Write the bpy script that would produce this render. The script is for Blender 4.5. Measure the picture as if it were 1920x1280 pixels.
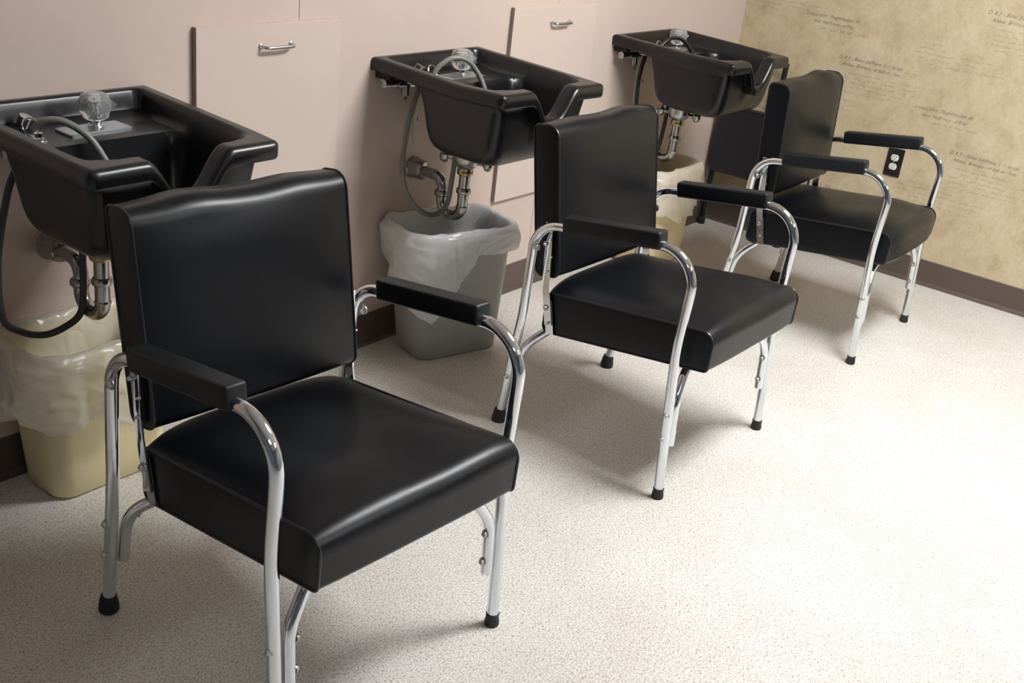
import bpy, bmesh, math, random
from mathutils import Vector, Matrix, noise as mnoise
PI = math.pi
for o in list(bpy.data.objects):
    bpy.data.objects.remove(o)
SC = bpy.context.scene
COL = SC.collection

# ------------------------------------------------------------------ camera
YAW, PITCH, ROLL, F = 0.9591, -0.4207, 0.1216, 2080.87
fw = Vector((math.sin(YAW)*math.cos(PITCH), math.cos(YAW)*math.cos(PITCH), math.sin(PITCH)))
rt = Vector((math.cos(YAW), -math.sin(YAW), 0)); up = rt.cross(fw)
R2 = math.cos(ROLL)*rt + math.sin(ROLL)*up
U2 = -math.sin(ROLL)*rt + math.cos(ROLL)*up
cam = bpy.data.cameras.new('camera'); cam.sensor_width = 36; cam.lens = F/1920*36
cam.clip_start = 0.05
co = bpy.data.objects.new('camera', cam); COL.objects.link(co)
M4 = Matrix((R2, U2, -fw)).transposed().to_4x4(); M4.translation = Vector((-0.6014, -2.3285, 1.5752))
co.matrix_world = M4
SC.camera = co
# ------------------------------------------------------------------ world, exposure, light levels
W = bpy.data.worlds.new('world'); SC.world = W; W.use_nodes = True
W.node_tree.nodes['Background'].inputs[0].default_value = (0.9, 0.95, 1, 1)
W.node_tree.nodes['Background'].inputs[1].default_value = 0.15
SC.view_settings.view_transform = 'Standard'; SC.view_settings.look = 'None'
SC.view_settings.exposure = 0.0; SC.view_settings.gamma = 1.0
SC.view_settings.use_curve_mapping = False
ROOM = dict(x0=-2.6, x1=4.239, y0=-5.0, y1=0.0, h=2.62)
# ceiling troffers: (x, y, strength of the diffuser)
LAMPS = [(2.45, -1.95, 52.0), (2.45, -4.1, 17.0), (-0.9, -3.2, 3.0)]

# ------------------------------------------------------------------ materials
def newmat(name):
    m = bpy.data.materials.new(name); m.use_nodes = True
    nt = m.node_tree; b = nt.nodes['Principled BSDF']
    return m, nt, b
def simple(name, col, rough=.5, metal=0., bump=0., bscale=200., coat=0., spec=.5):
    m, nt, b = newmat(name)
    b.inputs['Base Color'].default_value = (*col, 1); b.inputs['Roughness'].default_value = rough
    b.inputs['Metallic'].default_value = metal; b.inputs['Coat Weight'].default_value = coat
    b.inputs['Specular IOR Level'].default_value = spec
    if bump:
        tc = nt.nodes.new('ShaderNodeTexCoord'); n = nt.nodes.new('ShaderNodeTexNoise')
        n.inputs['Scale'].default_value = bscale; n.inputs['Detail'].default_value = 3
        bp = nt.nodes.new('ShaderNodeBump'); bp.inputs['Strength'].default_value = bump; bp.inputs['Distance'].default_value = .002
        nt.links.new(tc.outputs['Object'], n.inputs['Vector']); nt.links.new(n.outputs['Fac'], bp.inputs['Height'])
        nt.links.new(bp.outputs['Normal'], b.inputs['Normal'])
    return m
def ramp(nt, stops):
    r = nt.nodes.new('ShaderNodeValToRGB')
    while len(r.color_ramp.elements) < len(stops): r.color_ramp.elements.new(.5)
    for e, (p, c) in zip(r.color_ramp.elements, stops): e.position = p; e.color = (*c, 1)
    return r
def noise(nt, vec, scale, detail=4, rough=.6, dist=0.):
    n = nt.nodes.new('ShaderNodeTexNoise'); n.inputs['Scale'].default_value = scale
    n.inputs['Detail'].default_value = detail; n.inputs['Roughness'].default_value = rough
    n.inputs['Distortion'].default_value = dist
    nt.links.new(vec, n.inputs['Vector']); return n.outputs['Fac']
def mixc(nt, fac, a, b, mode='MIX'):
    x = nt.nodes.new('ShaderNodeMix'); x.data_type = 'RGBA'; x.blend_type = mode
    for s, v in ((0, fac), (6, a), (7, b)):
        if hasattr(v, 'is_linked') or hasattr(v, 'links'): nt.links.new(v, x.inputs[s])
        else: x.inputs[s].default_value = v if s == 0 else (*v, 1)
    return x.outputs[2]

def vinyl_mat():
    m, nt, b = newmat('black_vinyl')
    tc = nt.nodes.new('ShaderNodeTexCoord'); v = tc.outputs['Object']
    n = noise(nt, v, 700, 2); n2 = noise(nt, v, 5, 3)
    b.inputs['Base Color'].default_value = (.0026, .0036, .0056, 1)
    b.inputs['Specular IOR Level'].default_value = .31
    r = nt.nodes.new('ShaderNodeMapRange'); r.inputs['To Min'].default_value = .30; r.inputs['To Max'].default_value = .40
    nt.links.new(n2, r.inputs['Value']); nt.links.new(r.outputs['Result'], b.inputs['Roughness'])
    bp = nt.nodes.new('ShaderNodeBump'); bp.inputs['Strength'].default_value = .12; bp.inputs['Distance'].default_value = .0006
    nt.links.new(n, bp.inputs['Height'])
    bp2 = nt.nodes.new('ShaderNodeBump'); bp2.inputs['Strength'].default_value = .25; bp2.inputs['Distance'].default_value = .006
    nt.links.new(noise(nt, v, 7, 2), bp2.inputs['Height']); nt.links.new(bp.outputs['Normal'], bp2.inputs['Normal'])
    nt.links.new(bp2.outputs['Normal'], b.inputs['Normal'])
    return m
def floor_mat():
    m, nt, b = newmat('speckled_vinyl_floor')
    tc = nt.nodes.new('ShaderNodeTexCoord'); v = tc.outputs['Object']
    f = noise(nt, v, 230, 5, .75, .6)
    r = ramp(nt, [(.39, (.30, .255, .225)), (.46, (.57, .53, .485)), (.54, (.715, .695, .66)), (.66, (.79, .78, .765))])
    nt.links.new(f, r.inputs['Fac'])
    big = ramp(nt, [(.35, (.90, .88, .85)), (.65, (1, 1, 1))]); nt.links.new(noise(nt, v, 2.2, 3), big.inputs['Fac'])
    c = mixc(nt, 1.0, r.outputs['Color'], big.outputs['Color'], 'MULTIPLY')
    nt.links.new(c, b.inputs['Base Color']); b.inputs['Roughness'].default_value = .42
    b.inputs['Specular IOR Level'].default_value = .35
    return m
def wall_mat():
    m, nt, b = newmat('pink_beige_laminate')
    tc = nt.nodes.new('ShaderNodeTexCoord'); v = tc.outputs['Object']
    r = ramp(nt, [(.3, (.565, .455, .395)), (.7, (.595, .485, .42))]); nt.links.new(noise(nt, v, 3, 4), r.inputs['Fac'])
    nt.links.new(r.outputs['Color'], b.inputs['Base Color']); b.inputs['Roughness'].default_value = .38
    b.inputs['Specular IOR Level'].default_value = .4
    return m
def paper_mat():
    m, nt, b = newmat('script_wallpaper')
    tc = nt.nodes.new('ShaderNodeTexCoord')
    def stretch(s):
        mp = nt.nodes.new('ShaderNodeMapping'); mp.inputs['Scale'].default_value = s
        nt.links.new(tc.outputs['Object'], mp.inputs['Vector']); return mp.outputs['Vector']
    r = ramp(nt, [(.32, (.47, .375, .25)), (.5, (.55, .46, .31)), (.68, (.60, .525, .37))])
    nt.links.new(noise(nt, tc.outputs['Object'], 9, 6, .62), r.inputs['Fac'])
    r2 = ramp(nt, [(.35, (.90, .88, .83)), (.6, (1, 1, 1))]); nt.links.new(noise(nt, stretch((1, 1, .6)), 60, 4, .7), r2.inputs['Fac'])
    c = mixc(nt, 1.0, r.outputs['Color'], r2.outputs['Color'], 'MULTIPLY')
    r3 = ramp(nt, [(.30, (.70, .64, .58)), (.40, (1, 1, 1))]); nt.links.new(noise(nt, stretch((1, .32, 1.5)), 130, 3, .7), r3.inputs['Fac'])
    c = mixc(nt, .6, c, r3.outputs['Color'], 'MULTIPLY')
    nt.links.new(c, b.inputs['Base Color']); b.inputs['Roughness'].default_value = .6
    b.inputs['Specular IOR Level'].default_value = .3
    return m
def plastic_bag_mat(name, col, trans):
    m, nt, b = newmat(name)
    out = nt.nodes['Material Output']
    b.inputs['Base Color'].default_value = (*col, 1); b.inputs['Roughness'].default_value = .17
    tr = nt.nodes.new('ShaderNodeBsdfTranslucent'); tr.inputs['Color'].default_value = (*col, 1)
    a = nt.nodes.new('ShaderNodeMixShader'); a.inputs[0].default_value = .4
    nt.links.new(b.outputs[0], a.inputs[1]); nt.links.new(tr.outputs[0], a.inputs[2])
    tp = nt.nodes.new('ShaderNodeBsdfTransparent')
    c = nt.nodes.new('ShaderNodeMixShader'); c.inputs[0].default_value = trans
    nt.links.new(a.outputs[0], c.inputs[1]); nt.links.new(tp.outputs[0], c.inputs[2])
    nt.links.new(c.outputs[0], out.inputs['Surface'])
    tc = nt.nodes.new('ShaderNodeTexCoord')
    bp = nt.nodes.new('ShaderNodeBump'); bp.inputs['Strength'].default_value = .9; bp.inputs['Distance'].default_value = .035
    mt = nt.nodes.new('ShaderNodeMath'); mt.operation = 'SUBTRACT'; mt.inputs[1].default_value = .5
    nt.links.new(noise(nt, tc.outputs['Object'], 5, 1.5, .5, 1.0), mt.inputs[0])
    ab = nt.nodes.new('ShaderNodeMath'); ab.operation = 'ABSOLUTE'; nt.links.new(mt.outputs[0], ab.inputs[0])
    nt.links.new(ab.outputs[0], bp.inputs['Height'])
    nt.links.new(bp.outputs['Normal'], b.inputs['Normal']); nt.links.new(bp.outputs['Normal'], tr.inputs['Normal'])
    return m
def chrome_mat(name, col, r0, r1):
    m, nt, b = newmat(name)
    tc = nt.nodes.new('ShaderNodeTexCoord')
    b.inputs['Base Color'].default_value = (*col, 1); b.inputs['Metallic'].default_value = 1
    r = nt.nodes.new('ShaderNodeMapRange'); r.inputs['To Min'].default_value = r0; r.inputs['To Max'].default_value = r1
    nt.links.new(noise(nt, tc.outputs['Object'], 30, 4), r.inputs['Value']); nt.links.new(r.outputs['Result'], b.inputs['Roughness'])
    return m
M = dict(
    vinyl=vinyl_mat(),
    piping=simple('vinyl_piping', (.012, .012, .014), .3),
    pad=simple('moulded_armrest_plastic', (.0085, .0105, .012), .42, bump=.15, bscale=900, spec=.32),
    chrome=chrome_mat('chrome_tube', (.74, .77, .81), .05, .11),
    steel=chrome_mat('zinc_plated_steel', (.52, .52, .52), .22, .36),
    pipe=chrome_mat('worn_plated_pipe', (.44, .44, .43), .16, .32),
    brushed=chrome_mat('brushed_steel', (.56, .58, .62), .26, .36),
    brass=simple('brass', (.50, .38, .16), .3, 1.),
    rubber=simple('black_rubber', (.012, .012, .012), .6),
    bowl=simple('black_moulded_bowl', (.0045, .005, .006), .30, bump=.05, bscale=60),
    floor=floor_mat(), wall=wall_mat(), paper=paper_mat(),
    seam=simple('dark_joint', (.12, .09, .08), .8),
    edge=simple('shaded_panel_edge', (.30, .225, .20), .5),  # panel colour darkened, painting in the shade on the side edges
    panel=simple('pink_beige_panel', (.60, .495, .43), .36, spec=.4),
    base=simple('brown_vinyl_baseboard', (.098, .072, .058), .42),
    ink=simple('wallpaper_script_ink', (.085, .05, .07), .8), ink2=simple('wallpaper_faded_ink', (.25, .175, .14), .8),
    ceil=simple('ceiling_white', (.74, .73, .70), .8), paint=simple('room_paint', (.17, .195, .235), .7),
    frame=simple('white_enamel', (.8, .8, .8), .4),
    grey=simple('grey_plastic', (.34, .34, .315), .42, bump=.06, bscale=300),
    yellow=simple('yellowed_plastic', (.76, .66, .39), .42, bump=.06, bscale=300),
    yellow2=simple('pale_yellow_plastic', (.82, .68, .40), .42, bump=.06, bscale=300),
    bag=plastic_bag_mat('white_bin_liner', (.97, .975, .985), .04),
    bag2=plastic_bag_mat('clear_bin_liner', (.93, .92, .87), .42),
    bag3=plastic_bag_mat('cream_bin_liner', (.90, .87, .78), .2),
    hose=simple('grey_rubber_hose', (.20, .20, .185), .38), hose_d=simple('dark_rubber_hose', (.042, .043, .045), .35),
    hose_k=simple('black_rubber_hose', (.012, .012, .013), .28),
    outlet=simple('white_receptacle', (.78, .78, .68), .35), plate=simple('black_wall_plate', (.010, .010, .012), .3),
    slot=simple('dark_slot', (.02, .02, .02), .7), tube=simple('cream_pvc_tube', (.55, .51, .42), .4),
    cloth=simple('matt_black_vinyl', (.012, .013, .016), .5), chip=simple('chipped_wood', (.20, .13, .05), .8),
)
def acrylic():
    m, nt, b = newmat('clear_acrylic')
    b.inputs['Base Color'].default_value = (.97, .98, .98, 1); b.inputs['Roughness'].default_value = .04
    b.inputs['Transmission Weight'].default_value = .82; b.inputs['IOR'].default_value = 1.49
    return m
M['acrylic'] = acrylic()
def emit(name, col, s):
    m, nt, b = newmat(name); b.inputs['Emission Color'].default_value = (*col, 1); b.inputs['Emission Strength'].default_value = s
    b.inputs['Base Color'].default_value = (.8, .8, .8, 1)
    return m

# ------------------------------------------------------------------ mesh helpers
def obj(name, bm, mat, parent=None, smooth=True, angle=40):
    me = bpy.data.meshes.new(name)
    bmesh.ops.recalc_face_normals(bm, faces=bm.faces)
    bm.to_mesh(me); bm.free()
    mats = mat if isinstance(mat, (list, tuple)) else [mat]
    for x in mats: me.materials.append(x)
    if smooth:
        me.polygons.foreach_set('use_smooth', [True]*len(me.polygons))
        me.set_sharp_from_angle(angle=math.radians(angle))
    o = bpy.data.objects.new(name, me); COL.objects.link(o)
    if parent: o.parent = parent
    return o
def thing(name, label, cat, loc=(0, 0, 0), rz=0, group=None):
    o = bpy.data.objects.new(name, None); COL.objects.link(o); o.location = loc; o.rotation_euler = (0, 0, rz)
    o.empty_display_size = .1; o['label'] = label; o['category'] = cat
    if group: o['group'] = group
    return o
def tag(o, label, cat, group=None):
    o['label'] = label; o['category'] = cat
    if group: o['group'] = group
    return o
def struct(o): o['kind'] = 'structure'; return o
def box(bm, x0, x1, y0, y1, z0, z1, bev=0., seg=2, mi=0):
    r = bmesh.ops.create_cube(bm, size=1); vs = r['verts']
    for v in vs: v.co = Vector(((x0+x1)/2+v.co.x*(x1-x0), (y0+y1)/2+v.co.y*(y1-y0), (z0+z1)/2+v.co.z*(z1-z0)))
    fs = {f for v in vs for f in v.link_faces}
    for f in fs: f.material_index = mi
    if bev:
        es = {e for v in vs for e in v.link_edges}
        bmesh.ops.bevel(bm, geom=list(es), offset=bev, segments=seg, affect='EDGES', profile=.5)
    return vs
def fillet(pts, rads, n=8):
    P = [Vector(p) for p in pts]; out = [P[0]]
    for i in range(1, len(P)-1):
        a = (P[i-1]-P[i]); b = (P[i+1]-P[i]); la, lb = a.length, b.length; a.normalize(); b.normalize()
        ang = a.angle(b); r = rads[i-1]
        if r <= 0 or ang > PI-.02: out.append(P[i]); continue
        t = min(r/math.tan(ang/2), la*.49 if i > 1 else la*.98, lb*.49 if i < len(P)-2 else lb*.98); r = t*math.tan(ang/2)
        bis = (a+b).normalized(); c = P[i]+bis*(r/math.sin(ang/2))
        s = P[i]+a*t-c; e = P[i]+b*t-c
        w = s.angle(e)
        for k in range(n+1):
            q = k/n
            out.append(c+(s*math.sin((1-q)*w)+e*math.sin(q*w))/math.sin(w))
    out.append(P[-1]); return out
def spline(pts, n=8):
    P = [Vector(p) for p in pts]; P = [2*P[0]-P[1]]+P+[2*P[-1]-P[-2]]; out = []
    for i in range(1, len(P)-2):
        for k in range(n):
            t = k/n
            out.append(.5*((2*P[i])+(P[i+1]-P[i-1])*t+(2*P[i-1]-5*P[i]+4*P[i+1]-P[i+2])*t*t+(3*P[i]-P[i-1]-3*P[i+1]+P[i+2])*t**3))
    out.append(P[-2]); return out
def tube(bm, pts, rad, n=16, closed=False, mi=0, squash=None):
    P = [Vector(p) for p in pts]; N = len(P); rings = []
    rr = rad if isinstance(rad, (list, tuple)) else [rad]*N
    def tan(i):
        if closed: return (P[(i+1) % N]-P[i-1]).normalized()
        return (P[min(i+1, N-1)]-P[max(i-1, 0)]).normalized()
    t = tan(0); u = t.orthogonal().normalized()
    for i in range(N):
        t2 = tan(i); q = t.rotation_difference(t2); u = q @ u; u = (u-t2*u.dot(t2)).normalized(); t = t2
        w = t.cross(u)
        rings.append([bm.verts.new(P[i]+(u*math.cos(2*PI*k/n)+w*math.sin(2*PI*k/n))*rr[i]) for k in range(n)])
    for i in range(N if closed else N-1):
        a, b = rings[i], rings[(i+1) % N]
        for k in range(n):
            f = bm.faces.new((a[k], a[(k+1) % n], b[(k+1) % n], b[k])); f.material_index = mi
    if not closed:
        for r in (rings[0], rings[-1]):
            f = bm.faces.new(r); f.material_index = mi
    return rings
def lathe(bm, prof, org=(0, 0, 0), axis=(0, 0, 1), n=24, mi=0):
    """prof: list of (radius, height along axis)"""
    ax = Vector(axis).normalized(); u = ax.orthogonal().normalized(); w = ax.cross(u); O = Vector(org); rings = []
    for r, h in prof:
        if r < 1e-6: rings.append([bm.verts.new(O+ax*h)])
        else: rings.append([bm.verts.new(O+ax*h+(u*math.cos(2*PI*k/n)+w*math.sin(2*PI*k/n))*r) for k in range(n)])
    for a, b in zip(rings, rings[1:]):
        for k in range(n):
            k2 = (k+1) % n
            if len(a) == 1 and len(b) == 1: continue
            if len(a) == 1: f = bm.faces.new((a[0], b[k], b[k2]))
            elif len(b) == 1: f = bm.faces.new((a[k], a[k2], b[0]))
            else: f = bm.faces.new((a[k], a[k2], b[k2], b[k]))
            f.material_index = mi
    for r in (rings[0], rings[-1]):
        if len(r) > 2:
            f = bm.faces.new(r); f.material_index = mi
def loft(bm, rings, close_first=True, close_last=True, mi=0):
    R = [[bm.verts.new(p) for p in r] for r in rings]; n = len(R[0])
    for a, b in zip(R, R[1:]):
        for k in range(n):
            f = bm.faces.new((a[k], a[(k+1) % n], b[(k+1) % n], b[k])); f.material_index = mi
    if close_first: bm.faces.new(R[0]).material_index = mi
    if close_last: bm.faces.new(R[-1]).material_index = mi
    return R
def rrect(cx, cy, hx, hy, r, seg=6, nx=6, ny=5, rot=0.):
    """rounded rectangle as a closed list of (x, y)"""
    r = min(r, hx*.95, hy*.95); out = []
    corners = [(hx-r, hy-r, 0), (-hx+r, hy-r, PI/2), (-hx+r, -hy+r, PI), (hx-r, -hy+r, 1.5*PI)]
    for i, (a, b, s) in enumerate(corners):
        for k in range(seg+1):
            t = s+PI/2*k/seg; out.append((a+r*math.cos(t), b+r*math.sin(t)))
        a2, b2, s2 = corners[(i+1) % 4]; p = out[-1]; q = (a2+r*math.cos(s2), b2+r*math.sin(s2)); m = nx if i % 2 == 0 else ny
        for k in range(1, m): out.append((p[0]+(q[0]-p[0])*k/m, p[1]+(q[1]-p[1])*k/m))
    c, s = math.cos(rot), math.sin(rot)
    return [(cx+c*x-s*y, cy+s*x+c*y) for x, y in out]
def sm(a, b, x):
    t = max(0., min(1., (x-a)/(b-a))); return t*t*(3-2*t)
def polyfillet2(pts, rads, n=6, sub=6):
    """closed 2-D polygon with rounded corners"""
    N = len(pts); out = []
    for i in range(N):
        p = Vector(pts[i]); a = (Vector(pts[i-1])-p); b = (Vector(pts[(i+1) % N])-p); a.normalize(); b.normalize()
        ang = a.angle(b); r = rads[i]; t = r/math.tan(ang/2); c = p+(a+b).normalized()*(r/math.sin(ang/2))
        s = p+a*t-c; e = p+b*t-c; w = s.angle(e)
        arc = [c+(s*math.sin((1-k/n)*w)+e*math.sin(k/n*w))/math.sin(w) for k in range(n+1)]
        if out:
            q = out[-1]
            for k in range(1, sub): out.append(q+(arc[0]-q)*k/sub)
        out += arc
    q = out[-1]; f = out[0]
    for k in range(1, sub): out.append(q+(f-q)*k/sub)
    return out

# ------------------------------------------------------------------ room
X0, X1, Y0, Y1, H = (ROOM[k] for k in ('x0', 'x1', 'y0', 'y1', 'h'))
bm = bmesh.new(); box(bm, X0-.1, X1+.1, Y0-.1, Y1+.1, -.1, 0); struct(obj('floor', bm, M['floor'], smooth=False))
bm = bmesh.new(); box(bm, X0-.1, X1+.1, Y0-.1, Y1+.1, H, H+.1); struct(obj('ceiling', bm, M['ceil'], smooth=False))
# sink wall: laminate sheets with a narrow joint over a dark backing
bm = bmesh.new()
for a, b in ((X0-.1, .31), (.3125, 1.530), (1.5325, 2.75), (2.752, X1)):
    box(bm, a, b, 0, .012, 0, H)
box(bm, X0-.1, X1+.1, .012, .1, 0, H, mi=1)
# screw holes left in the wall under the bowls
for hx, hz in ((1.983, .812), (2.045, .739), (2.03, .80), (3.34, .80), (3.42, .742)):
    lathe(bm, [(.0055, 0), (.0055, .0012), (0, .0012)], (hx, .0002, hz), (0, -1, 0), 10, mi=1)
struct(obj('wall_back', bm, [M['wall'], M['seam']], smooth=False))
bm = bmesh.new(); box(bm, X0-.1, X0, Y0, Y1, 0, H); struct(obj('wall_left', bm, M['paint'], smooth=False))
bm = bmesh.new(); box(bm, X0-.1, X1+.1, Y0-.1, Y0, 0, H); struct(obj('wall_front', bm, M['paint'], smooth=False))
# wallpaper wall with its printed script
random.seed(7)
def ribbon(bm, pts, w, mi):
    prev = None
    for i in range(len(pts)):
        a = pts[max(i-1, 0)]; b = pts[min(i+1, len(pts)-1)]
        dx, dy = b[0]-a[0], b[1]-a[1]; l = math.hypot(dx, dy) or 1
        nx, ny = -dy/l*w/2, dx/l*w/2
        cur = [bm.verts.new((X1-.0005, pts[i][0]+s*nx, pts[i][1]+s*ny)) for s in (1, -1)]
        if prev: bm.faces.new((prev[0], prev[1], cur[1], cur[0])).material_index = mi
        prev = cur
def scribble(bm, y, z, L, h, mi, w=.0008):
    """one line of illegible cursive running towards -y"""
    s = 0
    while s < L:
        word = random.uniform(.018, .055); pts = []; t = 0; asc = 1
        while t < word and s+t < L:
            asc = random.choice((1, 1, 1, 2.1, -1.2)); step = random.uniform(.0035, .006)
            for k in range(5):
                q = k/5
                yy = s+t+step*q - .0016*math.sin(2*PI*q)
                zz = h*.5*(1-math.cos(2*PI*q))*asc*random.uniform(.8, 1.1)*.5
                pts.append((y-yy-zz*.35, z+zz-.02*(s+t)*0))
            t += step
        if len(pts) > 3: ribbon(bm, pts, w, mi)
        s += word+random.uniform(.006, .02)
        if random.random() < .12: s += .03
def script(bm, txt, y, z, size, mi):
    cu = bpy.data.curves.new('t', 'FONT'); cu.body = txt; cu.size = size; cu.shear = .55; cu.offset = -size*.008; cu.resolution_u = 2
    o = bpy.data.objects.new('t', cu); COL.objects.link(o)
    dg = bpy.context.evaluated_depsgraph_get(); dg.update(); me = bpy.data.meshes.new_from_object(o.evaluated_get(dg))
    nv = len(bm.verts); nf = len(bm.faces); bm.from_mesh(me); bm.verts.ensure_lookup_table(); bm.faces.ensure_lookup_table()
    for v in bm.verts[nv:]:
        x_, y_ = v.co.x*.84, v.co.y; v.co = Vector((X1-.0006, y-x_, z+y_+.0012*math.sin(x_*90)))
    for f in bm.faces[nf:]: f.material_index = mi
    bpy.data.objects.remove(o); bpy.data.curves.remove(cu); bpy.data.meshes.remove(me)
bm = bmesh.new(); box(bm, X1, X1+.1, Y0, Y1+.1, 0, H)
for ci in range(-1, 8):
    for cj in range(0, 5):
        y = -.486-.568*ci; z = .873-.575*(cj-1)+(.285 if ci % 2 else 0)-.575
        if z > 2.3 or z < .2 or y < -4.4: continue
        script(bm, 'D. R.T. - Baker Siddhaym  L . r as spp,', y, z, .0225, 1)
        scribble(bm, y-.30, z-.006, .07, .005, 1, .0006)
        script(bm, 'Addom  Brorrant - et bith ns - hom', y-.022, z-.026, .0215, 1)
        script(bm, 'Louloat blam.  Thugotraudlen  dir', y+.19, z+.155, .0215, 1)
        script(bm, 'level  Mualli nuot - et 8 bo', y+.15, z+.128, .0205, 1)
        scribble(bm, y+.11, z+.105, .22, .008, 1, .0007)
        for k in range(5): scribble(bm, y-.02-random.uniform(0, .05), z-.055-.02*k, random.uniform(.2, .42), .006, 2)
        for k in range(5): scribble(bm, y-.30-random.uniform(0, .1), z+.13-.021*k, random.uniform(.08, .2), .006, 2)
        for k in range(4): scribble(bm, y+.1-random.uniform(0, .1), z-.17-.022*k, random.uniform(.08, .24), .006, 2)
bm.verts.ensure_lookup_table()
bad = [v for v in bm.verts if v.co.y > -.001 and v.co.x < X1-.0001]
bmesh.ops.delete(bm, geom=bad, context='VERTS')
me = bpy.data.meshes.new('wall_right'); bm.to_mesh(me); bm.free()
for x in ('paper', 'ink', 'ink2'): me.materials.append(M[x])
wr = bpy.data.objects.new('wall_right', me); COL.objects.link(wr); struct(wr)
# baseboards (coved vinyl)
def baseprof(t=.004):
    return [(0, 0), (.016, 0), (.0155, .003), (.008, .008), (t, .016), (t, .109), (.002, .1114), (0, .1114)]
bm = bmesh.new(); pr = baseprof()
for a, b in zip(pr, pr[1:]+pr[:1]):
    bm.faces.new([bm.verts.new(p) for p in ((X0, -a[0], a[1]), (X1, -a[0], a[1]), (X1, -b[0], b[1]), (X0, -b[0], b[1]))])
bmesh.ops.remove_doubles(bm, verts=bm.verts, dist=1e-5); struct(obj('baseboard_back', bm, M['base'], smooth=False))
bm = bmesh.new()
for a, b in zip(pr, pr[1:]+pr[:1]):
    bm.faces.new([bm.verts.new(p) for p in ((X1-a[0], Y0, a[1]), (X1-a[0], 0, a[1]), (X1-b[0], 0, b[1]), (X1-b[0], Y0, b[1]))])
bmesh.ops.remove_doubles(bm, verts=bm.verts, dist=1e-5); struct(obj('baseboard_right', bm, M['base'], smooth=False))
# ceiling lights
for i, (lx, ly, s) in enumerate(LAMPS):
    t = thing('ceiling_light', ['white recessed ceiling light above the row of chairs', 'white recessed ceiling light behind the camera on the wallpaper side', 'white recessed ceiling light at the far left of the room'][i], 'ceiling light', (lx, ly, H))
    bm = bmesh.new()
    for a in ((-.62, -.60, -.32, .32), (.60, .62, -.32, .32), (-.60, .60, -.32, -.30), (-.60, .60, .30, .32)): box(bm, a[0], a[1], a[2], a[3], -.03, 0)
    obj('frame', bm, M['frame'], t, smooth=False)
    bm = bmesh.new(); box(bm, -.60, .60, -.30, .30, -.022, -.012); obj('diffuser', bm, emit('lit_diffuser', (.97, .985, 1), s), t, smooth=False)

# ------------------------------------------------------------------ access panels on the sink wall
def access_panel(x0, x1, z0, z1, label, hx):
    t = thing('access_panel', label, 'panel', ((x0+x1)/2, 0, z0), group='access panels between the bowls')
    cx = (x0+x1)/2
    bm = bmesh.new(); box(bm, x0-cx, x1-cx, -.0165, -.001, 0, z1-z0, .0008, 1)
    for f in bm.faces:
        c = f.calc_center_median()
        if abs(f.normal.x) > .7: f.material_index = 1
    obj('board', bm, [M['panel'], M['edge']], t, smooth=False)
    bm = bmesh.new(); hz = 1.012-z0; hx -= cx
    p = fillet([(hx-.052, -.015, hz), (hx-.048, -.040, hz-.002), (hx+.048, -.040, hz-.002), (hx+.052, -.015, hz)], [.012, .012], 5)
    tube(bm, p, .0048, 12)
    for s in (-.052, .052): lathe(bm, [(.0075, 0), (.0075, .003), (.005, .005)], (hx+s, -.0165, hz), (0, -1, 0), 14)
    obj('handle', bm, M['steel'], t)['label'] = 'brushed metal handle'
    bm = bmesh.new(); box(bm, .012, .026, -.0185, -.0165, .004, .015, .001, 1); box(bm, .015, .022, -.021, -.0185, .002, .011)
    obj('catch', bm, M['chip'], t, smooth=False)
    return t
access_panel(1.178, 1.676, .388, 1.0697, 'pink beige access panel between the nearest and middle black bowls', 1.437)
access_panel(2.477, 2.985, .388, 1.0697, 'pink beige access panel between the middle and farthest black bowls', 2.748)

# ------------------------------------------------------------------ outlet
t = thing('wall_outlet', 'black wall outlet plate with two white receptacles on the script wallpaper', 'outlet', (X1, -.839, .431))
bm = bmesh.new(); box(bm, -.0065, 0, -.036, .036, 0, .122, .003, 3); obj('plate', bm, M['plate'], t)
for z in (.042, .081):
    bm = bmesh.new(); pts = []
    for k in range(32):
        a = 2*PI*k/32; y = max(-.0172, min(.0172, .0172*math.cos(a)*1.0)); zz = max(-.0135, min(.0135, .0172*math.sin(a))); pts.append((y, zz))
    loft(bm, [[(-.0060, y, z+q) for y, q in pts], [(-.0082, y, z+q) for y, q in pts], [(-.0088, y*.95, z+q*.95) for y, q in pts]], False, True)
    r = obj('receptacle', bm, M['outlet'], t); r['label'] = 'white receptacle'
    bm = bmesh.new()
    for y, h in ((-.0062, .0075), (.0062, .006)): box(bm, -.0092, -.0087, y-.0011, y+.0011, z+.002, z+.002+h)
    lathe(bm, [(.0022, 0), (.0022, .0004)], (-.0088, 0, z-.0065), (-1, 0, 0), 10)
    obj('slots', bm, M['slot'], r, smooth=False)
bm = bmesh.new(); lathe(bm, [(.003, 0), (.003, .001), (.002, .0016)], (-.0064, 0, .0615), (-1, 0, 0), 12); obj('screw', bm, M['steel'], t)

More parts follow.
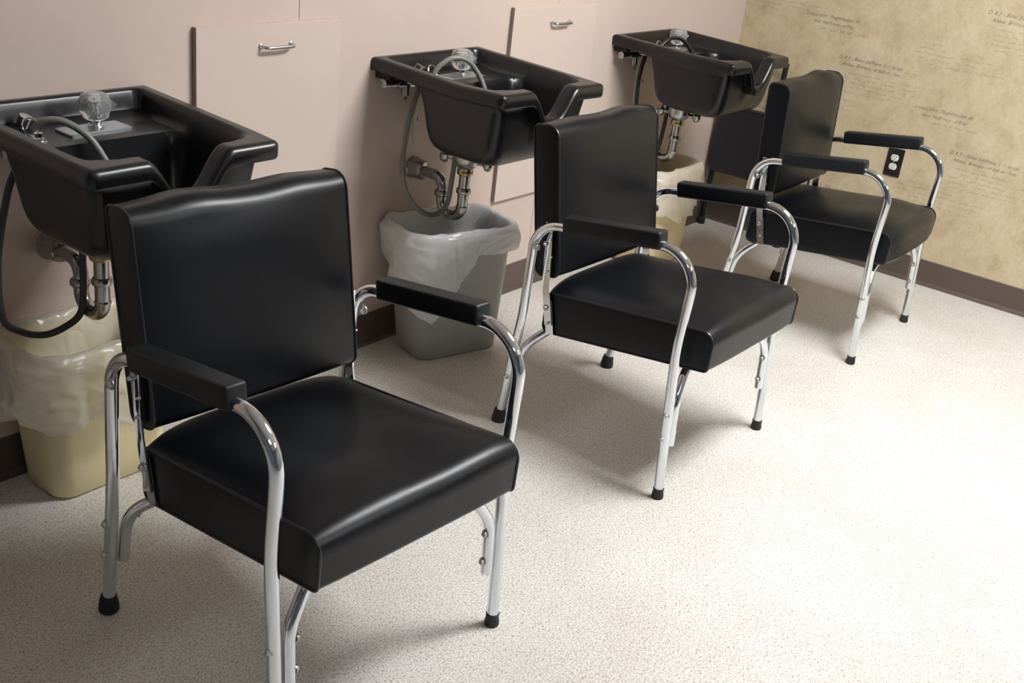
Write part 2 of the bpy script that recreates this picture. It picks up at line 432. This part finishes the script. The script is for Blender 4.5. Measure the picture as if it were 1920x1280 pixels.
# ------------------------------------------------------------------ shampoo bowls
def bowl(i, sx, wf, zb, zf, D, dl, label, hose_mat, over, under, knob):
    """sx: left edge on the wall; wf: extra width at the front right; zb, zf: rim height at wall and front; D: depth"""
    t = thing('shampoo_bowl', label, 'shampoo bowl', (sx, 0, 0), group='black shampoo bowls along the wall')
    Wd = .497
    def axis(L, extra):
        s = set([0, .0012, .003, .0055, .0085, .0115, .015, .019, .023, .027, .031, .035, .039, .044, .05])
        s |= {L-q for q in s}
        n = 60
        for k in range(1, n): s.add(.05+(L-.1)*k/n)
        return sorted(s)
    XS = axis(Wd, 0); YS = axis(D, 0); zdeck = zb-.056; rc = .022
    def sd(x, y, x0, x1, y0, y1, r):
        """depth inside a rounded rectangle (y measured away from the wall)"""
        cx, cy = (x0+x1)/2, (y0+y1)/2; qx = abs(x-cx)-(x1-x0)/2+r; qy = abs(y-cy)-(y1-y0)/2+r
        return r-math.hypot(max(qx, 0), max(qy, 0))-min(max(qx, qy), 0)
    def neck(x): 
        return 1-sm(.016, .112, abs(x-.250))
    def rim(x, y):
        z = zb+(zf-zb)*y/D + dl*(1-x/Wd)*sm(.3, .5, y)
        z += .004*sm(.06, .0, min(x, Wd-x))*0
        z -= .091*neck(x)*sm(D-.13, D-.05, y)
        return z
    def top(x, y):
        z0 = rim(x, y)
        d = min(x, Wd-x, D-y); r = .012+.006*sm(D-.1, D, y)
        if y < r: d = min(d, y)
        zz = z0
        if d < r: zz -= r-math.sqrt(max(0, r*r-(r-d)**2))
        di = sd(x, y, .030, Wd-.030, .022, D-.036, .03)
        if di > 0:
            zz -= max(0, z0-zdeck)*sm(0, .022, di)*sm(D-.05, D-.2, y) if y < D else 0
        db = sd(x, y, .043, Wd-.043, .205, D-.047, .06)
        if db > 0:
            k = min(1, db/.075); k = 1-(1-k)**2.6
            zbot = .735-.02*sm(.0, .12, db)
            zz = min(zz, zz-(zz-zbot)*k*sm(0, .012, db))
        return zz
    def warp(x, y):
        for (cx, sx_) in ((rc, -1), (Wd-rc, 1)):
            for (cy, sy_) in ((D-rc, 1),):
                a = (x-cx)*sx_/rc; b = (y-cy)*sy_/rc
                if a > 0 and b > 0:
                    return cx+sx_*rc*a*math.sqrt(1-b*b/2), cy+sy_*rc*b*math.sqrt(1-a*a/2)
        return x, y
    bm = bmesh.new(); G = {}
    wid = lambda x, y: x+wf*(x/Wd)*(y/D)
    for a, x in enumerate(XS):
        for b, y in enumerate(YS):
            wx, wy = warp(x, y); G[a, b] = bm.verts.new((wid(wx, wy), -wy, top(x, y)))
    na, nb = len(XS), len(YS)
    for a in range(na-1):
        for b in range(nb-1): bm.faces.new((G[a, b], G[a+1, b], G[a+1, b+1], G[a, b+1]))
    # outside: skirt, underside and body, one ring per level following the grid border
    border = [(a, 0) for a in range(na)]+[(na-1, b) for b in range(1, nb)]+[(a, nb-1) for a in range(na-2, -1, -1)]+[(0, b) for b in range(nb-2, 0, -1)]
    def lvl(fn): return [bm.verts.new(fn(XS[a], YS[b])) for a, b in border]
    def skirt(dz, ins):
        def fn(x, y):
            wx, wy = warp(x, y); 
            x2 = ins+(wx/Wd)*(Wd-2*ins); y2 = wy*(D-ins)/D
            return (wid(x2, y2), -y2, rim(x, y)-dz)
        return fn
    def body(z, x0, x1, y0, y1, r, sag=0, follow=0.):
        cx, cy, hx, hy = (x0+x1)/2, (y0+y1)/2, (x1-x0)/2, (y1-y0)/2
        def fn(x, y):
            u, v = 2*x/Wd-1, 2*y/D-1
            px, py = cx+u*hx, cy+v*hy
            ax, ay = hx-abs(px-cx), hy-abs(py-cy)      # round the corners
            a, b = 1-ax/r, 1-ay/r
            if a > 0 and b > 0:
                sx_, sy_ = (1 if px > cx else -1), (1 if py > cy else -1)
                px = cx+sx_*(hx-r+r*a*math.sqrt(1-b*b/2)); py = cy+sy_*(hy-r+r*b*math.sqrt(1-a*a/2))
            zz = min(z, rim(x, y)-.042)
            return (wid(px, py), -py, zz)
        return fn
    zr = zb
    levels = [skirt(.022, 0), skirt(.0355, .0003), skirt(.040, .003), skirt(.0405, .007), skirt(.0400, .012), skirt(.0400, .022),
              body(zr-.062, .035, Wd-.035, .150, D-.034, .030), body(zr-.075, .036, Wd-.036, .154, D-.036, .032),
              body(zr-.11, .040, Wd-.040, .164, D-.040, .035), body(.77, .044, Wd-.044, .178, D-.048, .04), body(.745, .048, Wd-.048, .185, D-.053, .042),
              body(.726, .055, Wd-.055, .195, D-.061, .045), body(.713, .067, Wd-.067, .210, D-.074, .05), body(.7045, .090, Wd-.090, .236, D-.097, .05),
              body(.697, .14, Wd-.14, .275, D-.15, .04), body(.694, .2, Wd-.2, .31, D-.19, .03)]
    prev = [G[q] for q in border]; nbd = len(border)
    for fn in levels:
        cur = lvl(fn)
        for k in range(nbd):
            k2 = (k+1) % nbd; bm.faces.new((prev[k], prev[k2], cur[k2], cur[k]))
        prev = cur
    bm.faces.new(prev)
    bmesh.ops.remove_doubles(bm, verts=bm.verts, dist=1e-6)
    obj('basin', bm, M['bowl'], t, angle=60)
    zd = zdeck
    # faucet plate with its shallow rim
    ku, kv = knob
    bm = bmesh.new(); P = rrect(ku-.01, -kv-.009, .078, .034, .006, 3)
    loft(bm, [[(x, y, zd-.004) for x, y in P], [(x, y, zd+.0045) for x, y in P], [((x-ku+.01)*.96+ku-.01, (y+kv+.009)*.93-kv-.009, zd+.0065) for x, y in P]], True, True)
    fp = obj('faucet_plate', bm, M['brushed'], t, angle=20); fp['label'] = 'brushed metal faucet plate'
    bm = bmesh.new(); lathe(bm, [(.017, 0), (.017, .004), (.013, .005), (.013, .019)], (ku, -kv, zd+.006)); obj('stem', bm, M['chrome'], fp)
    # faceted clear knob
    bm = bmesh.new(); n = 10; rings = []
    for r, h, tw in ((.020, .0, 0), (.029, .006, 0), (.0345, .022, .5), (.0355, .040, 0), (.0315, .053, .5), (.022, .060, 0)):
        rings.append([(ku+r*math.cos(2*PI*(k+tw)/n), -kv+r*math.sin(2*PI*(k+tw)/n), zd+.021+h) for k in range(n)])
    loft(bm, rings); bmesh.ops.triangulate(bm, faces=[f for f in bm.faces if len(f.verts) == 4])
    # pointer lug
    lug = [(.030, .048), (.046, .036), (.030, .018)]
    for s in (1,):
        A = [bm.verts.new((ku+x*.86+0*h, -kv-x*.5-.003*s2, zd+.021+h)) for s2 in (-1, 1) for x, h in lug]
        bm.faces.new(A[:3]); bm.faces.new(A[3:]); 
        for k in range(3): bm.faces.new((A[k], A[(k+1) % 3], A[3+(k+1) % 3], A[3+k]))
    obj('faucet_knob', bm, M['acrylic'], t, smooth=False)['label'] = 'clear faceted acrylic knob'
    bm = bmesh.new(); lathe(bm, [(.008, 0), (.008, .03), (.011, .034), (.011, .040), (0, .042)], (ku, -kv, zd+.022), n=12); obj('knob_core', bm, M['chrome'], fp)
    # hose plate, spray hose and its ring
    hu, hv = .105, .150
    bm = bmesh.new(); P = rrect(hu-.02, -hv+.005, .045, .035, .006, 3)
    loft(bm, [[(x, y, zd-.004) for x, y in P], [(x, y, zd+.0035) for x, y in P]], True, True)
    hp = obj('hose_plate', bm, M['brushed'], t, angle=20)
    bm = bmesh.new(); ring = [Vector((hu+.002, -hv, zd+.030))+Vector((math.cos(a)*.017, math.sin(a)*.008, math.sin(a)*.019)) for a in [2*PI*k/24 for k in range(24)]]
    tube(bm, ring, .0022, 8, closed=True); lathe(bm, [(.013, 0), (.013, .006), (.009, .010), (.009, .018)], (hu+.012, -hv-.012, zd+.002), n=16)
    obj('hose_ring', bm, M['chrome'], t)
    bm = bmesh.new(); tube(bm, spline(over, 8), .0078, 14); obj('spray_hose', bm, hose_mat, t)
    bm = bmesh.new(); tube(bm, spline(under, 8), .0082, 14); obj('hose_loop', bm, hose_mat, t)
    # fittings below the deck
    bm = bmesh.new(); z = zb-.075
    tube(bm, [(.018, -.040, z), (.075, -.042, z-.004)], .011, 14)
    lathe(bm, [(.0135, -.012), (.0135, 0), (.009, 0), (.009, -.008), (0, -.008)], (.016, -.040, z), (-1, 0, 0), 14)
    tube(bm, [(.075, -.042, z-.004), (.13, -.05, z-.006), (.145, -.07, z+.05)], .015, 14)
    lathe(bm, [(.014, 0), (.014, .03), (.010, .034)], (.106, -.05, z-.04), (0, 0, 1), 12)
    obj('supply_valve', bm, M['pipe'], t)
    bm = bmesh.new(); box(bm, .022, .048, -.06, -.0005, zb-.064, zb-.040); obj('mounting_bracket', bm, M['rubber'], t, smooth=False)
    bm = bmesh.new(); tube(bm, spline([(.20, -.018, .86), (.194, -.018, .80), (.197, -.018, .70), (.205, -.016, .66)], 5), .0065, 10)
    obj('supply_tube', bm, M['tube'], t)
    # drain
    dx, dy = .210, -.228
    bm = bmesh.new()
    lathe(bm, [(.043, .078), (.045, .062), (.044, .03), (.036, .012), (.024, .002), (.024, -.004)], (dx, dy, .637), n=32)
    for s in (-1, 1):
        a = Vector((.25*s, -.97*s, 0)).normalized(); p = Vector((dx, dy, .672))+a*.040
        p.z = .664; tube(bm, [p, p+a*.036], [.009, .008], 12)
        lathe(bm, [(.007, -.020), (.012, -.016), (.017, -.004), (.017, .006), (.010, .014), (.008, .024)], p+a*.034, (0, 0, 1), 14)
    obj('drain_cup', bm, M['pipe'], t)
    bm = bmesh.new(); lathe(bm, [(.0235, 0), (.026, .003), (.026, .013), (.0235, .016)], (dx, dy, .618), n=20); obj('brass_nut', bm, M['brass'], t)['label'] = 'brass nut'
    bm = bmesh.new(); ty = dy+.088
    path = [(dx, dy, .625), (dx, dy, .51), (dx, dy+.001, .478), (dx, dy+.02, .474), (dx, ty-.02, .474), (dx, ty-.001, .478), (dx, ty, .50), (dx, ty, .604), (dx, 0.0, .604)]
    path = fillet([(dx, dy, .625), (dx, dy, .474), (dx, ty, .474), (dx+.004, ty, .584), (dx+.012, 0.0, .582)], [.043, .043, .036], 10)
    tube(bm, path, .0172, 20)
    for p, r in (((dx, dy, .566), .0235), ((dx, ty, .535), .0235)):
        lathe(bm, [(.018, -.010), (r-.002, -.009), (r, -.006), (r, .004), (r-.002, .008), (.018, .010)], p, (0, 0, 1), 10)
    lathe(bm, [(.0185, -.002), (.0195, 0), (.0195, .004), (.0185, .006)], (dx, dy, .512), (0, 0, 1), 18)
    obj('drain_trap', bm, M['pipe'], t)
    bm = bmesh.new(); lathe(bm, [(.036, 0), (.037, .004), (.033, .012), (.032, .040), (.028, .052), (.019, .056)], (dx+.012, -.0005, .582), (0, -1, 0), 28)
    obj('wall_flange', bm, M['pipe'], t)
    return t
# hose paths are given in each bowl's own frame
over1 = [(.112, -.155, .912), (.125, -.17, .930), (.155, -.195, .932), (.19, -.225, .905), (.212, -.25, .86), (.225, -.27, .81), (.232, -.28, .765)]
over2 = [(.108, -.150, .900), (.122, -.155, .938), (.165, -.172, .968), (.215, -.19, .962), (.252, -.205, .925), (.268, -.225, .88), (.275, -.25, .82), (.28, -.27, .765)]
over3 = [(.108, -.150, .905), (.122, -.153, .925), (.165, -.165, .950), (.225, -.175, .945), (.268, -.19, .915), (.285, -.21, .880), (.29, -.24, .82), (.29, -.27, .765)]
und2 = [(.125, -.09, .885), (.122, -.09, .866), (.10, -.09, .811), (.079, -.09, .732), (.062, -.10, .62), (.075, -.12, .54), (.115, -.15, .49), (.16, -.17, .482), (.188, -.185, .515), (.195, -.19, .60), (.2, -.19, .66), (.205, -.185, .72)]
und1 = [(.125, -.10, .885), (.115, -.11, .86), (.085, -.12, .819), (.06, -.12, .762), (.028, -.12, .62), (.028, -.12, .486), (.069, -.12, .439), (.12, -.13, .421), (.160, -.148, .436), (.187, -.17, .470), (.192, -.18, .53), (.195, -.18, .62), (.2, -.18, .72)]
und3 = [(.125, -.09, .885), (.112, -.09, .86), (.099, -.09, .82), (.093, -.09, .76), (.105, -.09, .68), (.13, -.10, .58), (.17, -.15, .48), (.188, -.17, .50), (.195, -.18, .60), (.2, -.18, .72)]
bowl(0, .5419, -.030, .940, .931, .530, 0, 'nearest black shampoo bowl, dark hose curled over its edge, above the crumpled clear bin liner', M['hose'], over1, und1, (.280, .121))
bowl(1, 1.820, .019, .953, .930, .505, .012, 'middle black shampoo bowl with a light grey hose, above the grey waste bin', M['hose'], over2, und2, (.272, .124))
bowl(2, 3.1407, -.010, .946, .926, .530, .006, 'farthest black shampoo bowl with a black hose, beside the wallpaper wall', M['hose_k'], over3, und3, (.295, .122))
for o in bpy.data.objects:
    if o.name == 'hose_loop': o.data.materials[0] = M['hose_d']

# ------------------------------------------------------------------ shampoo chairs
def chair(i, x, y, r, sb, szF, szB, b0, z0, b1, z1, pb, pz, fb, label, bulge, topwave):
    t = thing('salon_chair', label, 'chair', (x, y, 0), r, 'black shampoo chairs')
    V = lambda a, b, z: Vector((a, -b, z))
    wS = .2535
    # ---- seat
    ft, fbm, bt, bb = .489+szF, .3776+szF, .437+szB, .3147+szB; bk = -.5297+sb; fr = sb
    def cushion(prof, w, crown, nsl=28, dirs=None):
        """prof: closed list of 2-D (b,z); crown(s, p, nrm) -> outward displacement, s in -1..1"""
        n = len(prof); nr = []
        area = sum(prof[k][0]*prof[(k+1) % n][1]-prof[(k+1) % n][0]*prof[k][1] for k in range(n))
        sg = 1 if area > 0 else -1
        for k in range(n):
            d = (Vector(prof[(k+1) % n])-Vector(prof[k-1])).normalized(); nr.append(Vector((d.y, -d.x))*sg)
        bm = bmesh.new(); rings = []
        ss = sorted(set([-1+2*k/nsl for k in range(nsl+1)]+[-.985, .985, -.965, .965]))
        for s in ss:
            ring = []
            for k in range(n):
                d = crown(s, prof[k], nr[k]); p = Vector(prof[k])+nr[k]*d; ring.append(V(s*w, p.x, p.y))
            rings.append(ring)
        # soft inset end panels
        def cap(s, ins, out): 
            c = Vector((sum(p[0] for p in prof)/n, sum(p[1] for p in prof)/n))
            return [V(s*(w+out), prof[k][0]-nr[k].x*ins, prof[k][1]-nr[k].y*ins) for k in range(n)]
        full = [cap(-1, .012, .0015), cap(-1, .004, .0005)]+rings+[cap(1, .004, .0005), cap(1, .012, .0015)]
        loft(bm, full); return bm
    prof = polyfillet2([(bk, bt), (fr, ft), (fr-.004, fbm), (bk, bb)], [.022, .034, .014, .02], 8, 20)
    def seat_crown(s, p, nn):
        e = (1-abs(s)**2.6); b_ = (p[0]-bk)/(fr-bk)
        topw = max(0, nn.y); frw = max(0, nn.x)
        e = (1-abs(s)**5)
        d = .032*e*topw*(1-.92*sm(.70, 1.03, b_))+.008*e*frw*bulge
        d += topw*.005*bulge*e*sm(.55, .95, b_)
        d += topw*.0025*math.sin(s*5+i)*math.sin(b_*6)
        d -= topw*.006*(1-bulge)*sm(.6, 1, b_)*math.cos(s*2.2+.5)
        return d
    se = obj('seat', cushion(prof, wS, seat_crown), M['vinyl'], t, angle=50)
    for s in (-1, 1):
        bm = bmesh.new(); tube(bm, [V(s*wS, p[0], p[1]) for p in prof], .0032, 8, closed=True); obj('piping', bm, M['piping'], se)
    # ---- backrest
    th = .0814; d = Vector((b1-b0, z1-z0)).normalized(); n2 = Vector((-d.y, d.x))*th
    P0, P1 = Vector((b0, z0)), Vector((b1, z1))
    prof = polyfillet2([tuple(P0), tuple(P1), tuple(P1+n2), tuple(P0+n2)], [.026, .036, .018, .022], 6, 16)
    L = (P1-P0).length
    def back_crown(s, p, nn):
        e = (1-abs(s)**3); h = (Vector(p)-P0).dot(d)/L
        front = max(0, -nn.dot(n2/th)); topn = max(0, nn.dot(d)); rear = max(0, nn.dot(n2/th))
        e = 1-abs(s)**4; q = e*front*.020*sm(-.15, .3, h)*(1-.95*sm(.72, 1.04, h))+rear*e*.004
        q += topn*(topwave[0]*math.exp(-((s+.45)/.30)**2)+topwave[1]*math.exp(-((s-.55)/.28)**2))*(1-abs(s)**6)
        return q
    ba = obj('backrest', cushion(prof, wS, back_crown), M['vinyl'], t, angle=50)
    for s in (-1, 1):
        bm = bmesh.new(); tube(bm, [V(s*wS, p[0], p[1]) for p in prof], .0030, 8, closed=True); obj('piping', bm, M['piping'], ba)
    # ---- side frames
    A = .3000; Rt = .0133
    rf, rz = -.607+fb, 0.; ff = -.041
    for s in (-1, 1):
        top0 = (-.4547+pb, .6618+pz-.018+.0); top1 = (-.1654+pb, .7056+pz-.018)
        # arm line extended to the bends
        sl = (top1[1]-top0[1])/(top1[0]-top0[0]); k0, k1 = -.548, -.050
        pts = [V(s*.292, rf, .012), V(s*.2965, -.562+fb*.5, .36), V(s*A, k0, top0[1]+sl*(k0-top0[0])+.006), V(s*A, k1, top1[1]+sl*(k1-top1[0])), V(s*A, -.064, .43), V(s*.296, ff, .012)]
        path = fillet(pts, [.6, .088, .092, .9], 10)
        bm = bmesh.new(); tube(bm, path, Rt, 20)
        # slots pressed into the leg under the arm
        fr_ = obj('side_frame', bm, M['chrome'], t)
        for (fx, fbb) in ((.292, rf), (.296, ff)):
            bm = bmesh.new(); big = fbb < -.3
            lean = .05 if big else -.02
            R = .0215 if big else .0165; h = .042 if big else .030
            lathe(bm, [(0, 0), (R*.93, 0), (R, .003), (R, .010), (R*.86, h*.75), (Rt+.0022, h), (Rt, h)], V(s*fx, fbb, 0), V(0, lean, 1), 22)
            obj('rubber_foot', bm, M['rubber'], fr_)['label'] = 'black rubber foot'
        def bolt(b, z, a=s*A, out=s, r=.0075, par=fr_, hexa=True):
            bm = bmesh.new()
            lathe(bm, [(r*1.25, 0), (r*1.25, .0015), (r*.8, .0022)], (a, -b, z), (out, 0, 0), 16)
            lathe(bm, [(r*.85, .002), (r*.85, .006), (r*.6, .009), (0, .0095)], (a, -b, z), (out, 0, 0), 12)
            obj('bolt', bm, M['steel'], par)
        lx = lambda z: s*(.2955+.0045*z/.43)
        bolt(-.053, .252, lx(.25)+s*Rt*.66); bolt(-.052, .182, lx(.18)+s*Rt*.66)
        bolt(-.587+fb, .159, lx(.1)+s*Rt*.62); bolt(-.578+fb, .238, lx(.2)+s*Rt*.62)
        bolt(-.531, .578, s*(A+Rt*.9), r=.0095)
        bolt(-.553, .255, lx(.2)*0+s*(.2915-.0266-Rt*.95), out=-s, r=.006)
        bolt(-.053, .252, s*(.2915-.0266-Rt*.95), out=-s); bolt(-.052, .182, s*(.2915-.0266-Rt*.95), out=-s)
        # armrest
        bm = bmesh.new(); a0 = Vector((top0[0]+.004, top0[1])); a1 = Vector((top1[0]+.012, top1[1])); dd = (a1-a0).normalized(); nn = Vector((-dd.y, dd.x)); La = (a1-a0).length
        vs = box(bm, -.0235, .0235, 0, La, -.006, .0405, .0075, 4)
        for v in bm.verts:
            q = v.co.copy(); b = a0+dd*q.y+nn*q.z; v.co = V(s*A+q.x, b.x, b.y)
        obj('armrest', bm, M['pad'], t, angle=60)
        # recline bracket: bent flat bar from arm to seat side, with its lower clip
        bm = bmesh.new(); bx = s*.2655
        def bar(p0, p1, w, th_, a0_, a1_):
            P, Q = Vector(p0), Vector(p1); d_ = (Q-P).normalized(); n_ = Vector((-d_.y, d_.x))*w/2
            v = []
            for (c, a) in ((P, a0_), (Q, a1_)):
                for q in (c+n_, c-n_):
                    for k in (-th_/2, th_/2): v.append(bm.verts.new(V(a+k, q.x, q.y)))
            for f in ((0, 1, 3, 2), (4, 6, 7, 5), (0, 4, 5, 1), (2, 3, 7, 6), (0, 2, 6, 4), (1, 5, 7, 3)): bm.faces.new([v[k] for k in f])
        bar((-.527, .640), (-.514, .45), .024, .004, s*.2685, bx); bar((-.514, .455), (-.490, .345), .024, .004, bx, bx)
        bar((-.505, .415), (-.484, .318), .026, .003, s*.2610, s*.2610)
        br = obj('recline_bracket', bm, M['chrome'], t, smooth=False)
        bolt(-.504, .395, s*.2675, par=br); bolt(-.490, .352, s*.2675, r=.0045, par=br)
        bolt(-.516, .50, s*.2672, r=.0035, par=br); bolt(-.508, .545, s*.2680, r=.0035, par=br); bolt(-.531, .578, s*.2700, r=.006, par=br)
    # ---- crossbars under the seat
    aC = .2915-.0266
    bm = bmesh.new(); bz = .3776-.0145+szF
    tube(bm, fillet([V(-aC, -.050, .150), V(-aC, -.056, .275), V(-aC+.055, -.070, bz-.010), V(aC-.055, -.070, bz-.010), V(aC, -.056, .275), V(aC, -.050, .150)], [.10, .06, .06, .10], 8), .0127, 18)
    box(bm, -.16, .16, .060, .110, bz+.000, bz+.012)
    obj('crossbar', bm, M['chrome'], t)
    bm = bmesh.new(); bz = .318+szB+.012
    tube(bm, fillet([V(-aC, -.589+fb, .130), V(-aC, -.566+fb, .255), V(-aC+.035, -.50, bz-.008), V(aC-.035, -.50, bz-.008), V(aC, -.566+fb, .255), V(aC, -.589+fb, .130)], [.12, .03, .03, .12], 8), .0127, 18)
    obj('crossbar', bm, M['chrome'], t)
    return t
chair(0, .7459, -1.2359, -.0579, .0063, .0049, -.0082, -.4786, .4785, -.5478, .9034, -.0076, -.0021, -.0049, 'nearest black salon chair, in front of the dark-hosed bowl', .35, (.009, .005))
chair(1, 2.0837, -1.2378, -.008, .0139, .0077, -.0012, -.4818, .4864, -.5483, .9025, .0014, .0039, .0033, 'middle black salon chair, in front of the bowl with the light grey hose', .6, (.004, .009))
chair(2, 3.4204, -1.2435, .0217, -.0185, -.001, -.0022, -.4766, .501, -.4958, .9042, .0043, -.0018, .0032, 'farthest black salon chair with a bulging seat front, next to the wall outlet', 2.0, (.003, .013))

# ------------------------------------------------------------------ folded chair against the wallpaper
t = thing('folding_chair', 'folded black padded chair leaning on the wallpaper behind the farthest bowl', 'chair', (4.13, -.235, 0))
bm = bmesh.new(); P = []
ringsets = []
for x_, ins in ((-.018, .012), (-.022, .004), (-.016, 0), (.008, 0), (.014, .006)):
    ringsets.append([(x_+(.0), yy, zz) for yy, zz in rrect(0, .428, .212-ins, .158-ins, .028, 6, 8, 6)])
loft(bm, ringsets); obj('seat', bm, M['cloth'], t)
for s in (1, -1):
    bm = bmesh.new(); tube(bm, fillet([(.0, s*.202, .008), (.018, s*.202, .30), (.055, s*.202, .80), (.055, s*.10, .802)], [.5, .05], 6) if s > 0 else [(.0, s*.202, .008), (.018, s*.202, .30), (.045, s*.202, .55)], .0125, 14)
    l = obj('leg', bm, M['pad'], t)
    bm = bmesh.new(); lathe(bm, [(0, 0), (.019, 0), (.020, .006), (.018, .03), (.0125, .034)], (0, s*.202, 0), n=16); obj('rubber_foot', bm, M['rubber'], l)
bm = bmesh.new(); tube(bm, [(.04, -.045, .50), (.05, -.045, .81)], .0125, 12); tube(bm, [(.055, .15, .802), (.055, -.045, .802)], .0125, 12)
obj('back_frame', bm, M['pad'], t)

# ------------------------------------------------------------------ waste bins and their liners
def wastebin(x, y, rot, hx, hy, bhx, bhy, h, mat, label, boff=(0, 0)):
    t = thing('waste_bin', label, 'waste bin', (x, y, 0), rot)
    bm = bmesh.new(); rings = []
    prof = [(0.004, .97, 0), (0.0, 1, 0)]
    def ring(k, z, off=0.):
        a = bhx+(hx-bhx)*k+off; b = bhy+(hy-bhy)*k+off; return [(px+boff[0]*(1-k), py+boff[1]*(1-k), z) for px, py in rrect(0, 0, a, b, .045+.015*k, 7, 6, 4)]
    rings = [ring(0, 0, -.014), ring(0, .002, -.006), ring(.0, .008, 0)]+[ring(q, .008+(h-.03)*q) for q in (.2, .4, .6, .8, 1)]
    rings += [ring(1, h-.02, .006), ring(1, h-.004, .007), ring(1, h, .004), ring(1, h, 0), ring(1, h-.02, -.003), ring(.5, h*.5, -.003), ring(0, .012, -.005)]
    loft(bm, rings); obj('bin', bm, mat, t, angle=50)
    return t
def liner(x, y, rot, hx, hy, bhx, bhy, h, mat, label, drop, flare, seed, puff=.006, lift=0., boff=(0, 0), crease=(.006, 9.)):
    """bag: inside wall, over the rim, outside skirt. drop(u) and flare(u), u = angle round the bin"""
    rnd = random.Random(seed); ph = [rnd.uniform(0, 6.28) for _ in range(14)]
    t = thing('bin_liner', label, 'bin liner', (x, y, 0), rot)
    def wr(u, z): return sum(math.sin(u*(3+2*k)+ph[k]+z*(9+7*k))*(.5**(k*.35)) for k in range(7))/3
    base = rrect(0, 0, 1, 1, .3, 14, 22, 18)
    def per(a, b, z, off, k):
        out = []
        pts = rrect(0, 0, a+off, b+off, .045+.015*k, 20, 44, 30)
        for px, py in pts: out.append([px+boff[0]*(1-k), py+boff[1]*(1-k), z])
        return out
    n = len(per(hx, hy, 0, 0, 1)); rings = []
    ang = [math.atan2(p[1], p[0]) for p in per(hx, hy, 0, 0, 1)]
    # inside, bottom up
    for q in (0., .2, .4, .6, .75, .88, .95):
        R = per(bhx+(hx-bhx)*q, bhy+(hy-bhy)*q, .025+(h-.03)*q, -.012, q)
        for k in range(n):
            w = wr(ang[k]*1.3+1, q)*.006; f = 1-abs(w)/hx; R[k][0] *= f; R[k][1] *= f
        rings.append(R)
    for dz, off in ((.004, -.004), (.010, .003), (.009, .012), (-.003, .0145)):
        R = per(hx, hy, h+dz+lift, off, 1)
        for k in range(n):
            w = wr(ang[k]*2, .3); R[k][2] += .004*w+lift*.0; 
        rings.append(R)
    m = 34
    for j in range(1, m+1):
        q = j/m; R = per(hx, hy, h, .014, 1)
        for k in range(n):
            L = drop(ang[k]); z = h-L*q
            taper = (h-z)/h; fl = flare(ang[k])*q
            o = puff*wr(ang[k]*1.7, z*6+q)*(.3+q)*2.2+fl
            o = max(o, -taper*(hx-bhx)*.9*.0-.001)
            l = math.hypot(R[k][0], R[k][1]); sx = 1-(hx-bhx)/hx*taper*.85; sy = 1-(hy-bhy)/hy*taper*.85
            R[k][0] = R[k][0]*sx+R[k][0]/l*(o+.004)+boff[0]*taper; R[k][1] = R[k][1]*sy+R[k][1]/l*(o+.004)+boff[1]*taper
            R[k][2] = z+.004*wr(ang[k]*3, 2)*q
        rings.append(R)
    rz = seed*3.7; nin = 11
    for j, R in enumerate(rings):
        edge = min(1, max(0, (j-nin)/4)) if j >= nin else (.5 if j < nin-4 else .15)
        for k in range(n):
            x_, y_, z_ = R[k]; l = math.hypot(x_, y_) or 1; v = Vector((x_*1.0, y_*1.0, z_))
            w = Vector((v.x+.35*v.z, v.y+.2*v.z, v.z*.55-.4*v.x))
            f = 1-abs(mnoise.noise(w*crease[1]+Vector((rz, 0, 0))))*2.6
            g = 1-abs(mnoise.noise(Vector((v.x*.5+v.z, v.y*.5-v.z*.6, v.z*.8))*crease[1]*2.1+Vector((0, rz, 0))))*2.6
            d_ = crease[0]*(max(-.4, f)*.9+max(-.4, g)*.5)*edge*(1 if j >= nin else -1)
            R[k][0] += x_/l*d_; R[k][1] += y_/l*d_
            if j > nin: R[k][2] += d_*.5
    bm = bmesh.new(); loft(bm, rings, True, False); obj('bag', bm, mat, t, angle=180)
    return t
def ad(a, b): return abs((a-b+PI) % (2*PI)-PI)
# middle bin: the bag hangs low at the front left corner
B2 = (2.057, -.171, math.radians(-16), .190, .112, .160, .088, .44)
wastebin(*B2, M['grey'], 'grey waste bin with a white liner under the middle bowl', (.02, 0))
def drop2(a):
    return .075+.185*max(0, 1-ad(a, -2.42)/.95)**.8+.08*max(0, 1-ad(a, PI)/1.2)
liner(*B2, M['bag'], 'white bin liner hanging low on one side of the grey bin', drop2, lambda a: .004, 3, .004, boff=(.02, 0), crease=(.0075, 9.))
B1 = (.775, -.146, math.radians(0), .190, .108, .150, .086, .413)
wastebin(*B1, M['yellow'], 'deep yellow waste bin under the nearest bowl', (.01, .035))
liner(*B1, M['bag2'], 'crumpled clear bin liner over the deep yellow bin', lambda a: .180+.022*sm(-1.9, -1.3, a)*sm(0, -.8, a)+.055*sm(-1.05, -.8, a)*sm(-.2, -.45, a)+.012*math.sin(a*7), lambda a: .012+.02*max(0, math.cos(a-PI)), 11, .010, 0., boff=(.01, .035), crease=(.019, 11.))
B3 = (3.43, -.140, 0., .175, .112, .150, .09, .43)
wastebin(*B3, M['yellow2'], 'pale yellow waste bin under the farthest bowl', (.02, 0))
liner(*B3, M['bag3'], 'cream bin liner over the pale yellow bin', lambda a: .20+.03*math.sin(a*3), lambda a: .010, 5, .007, boff=(.02, 0))
bpy.context.view_layer.update()
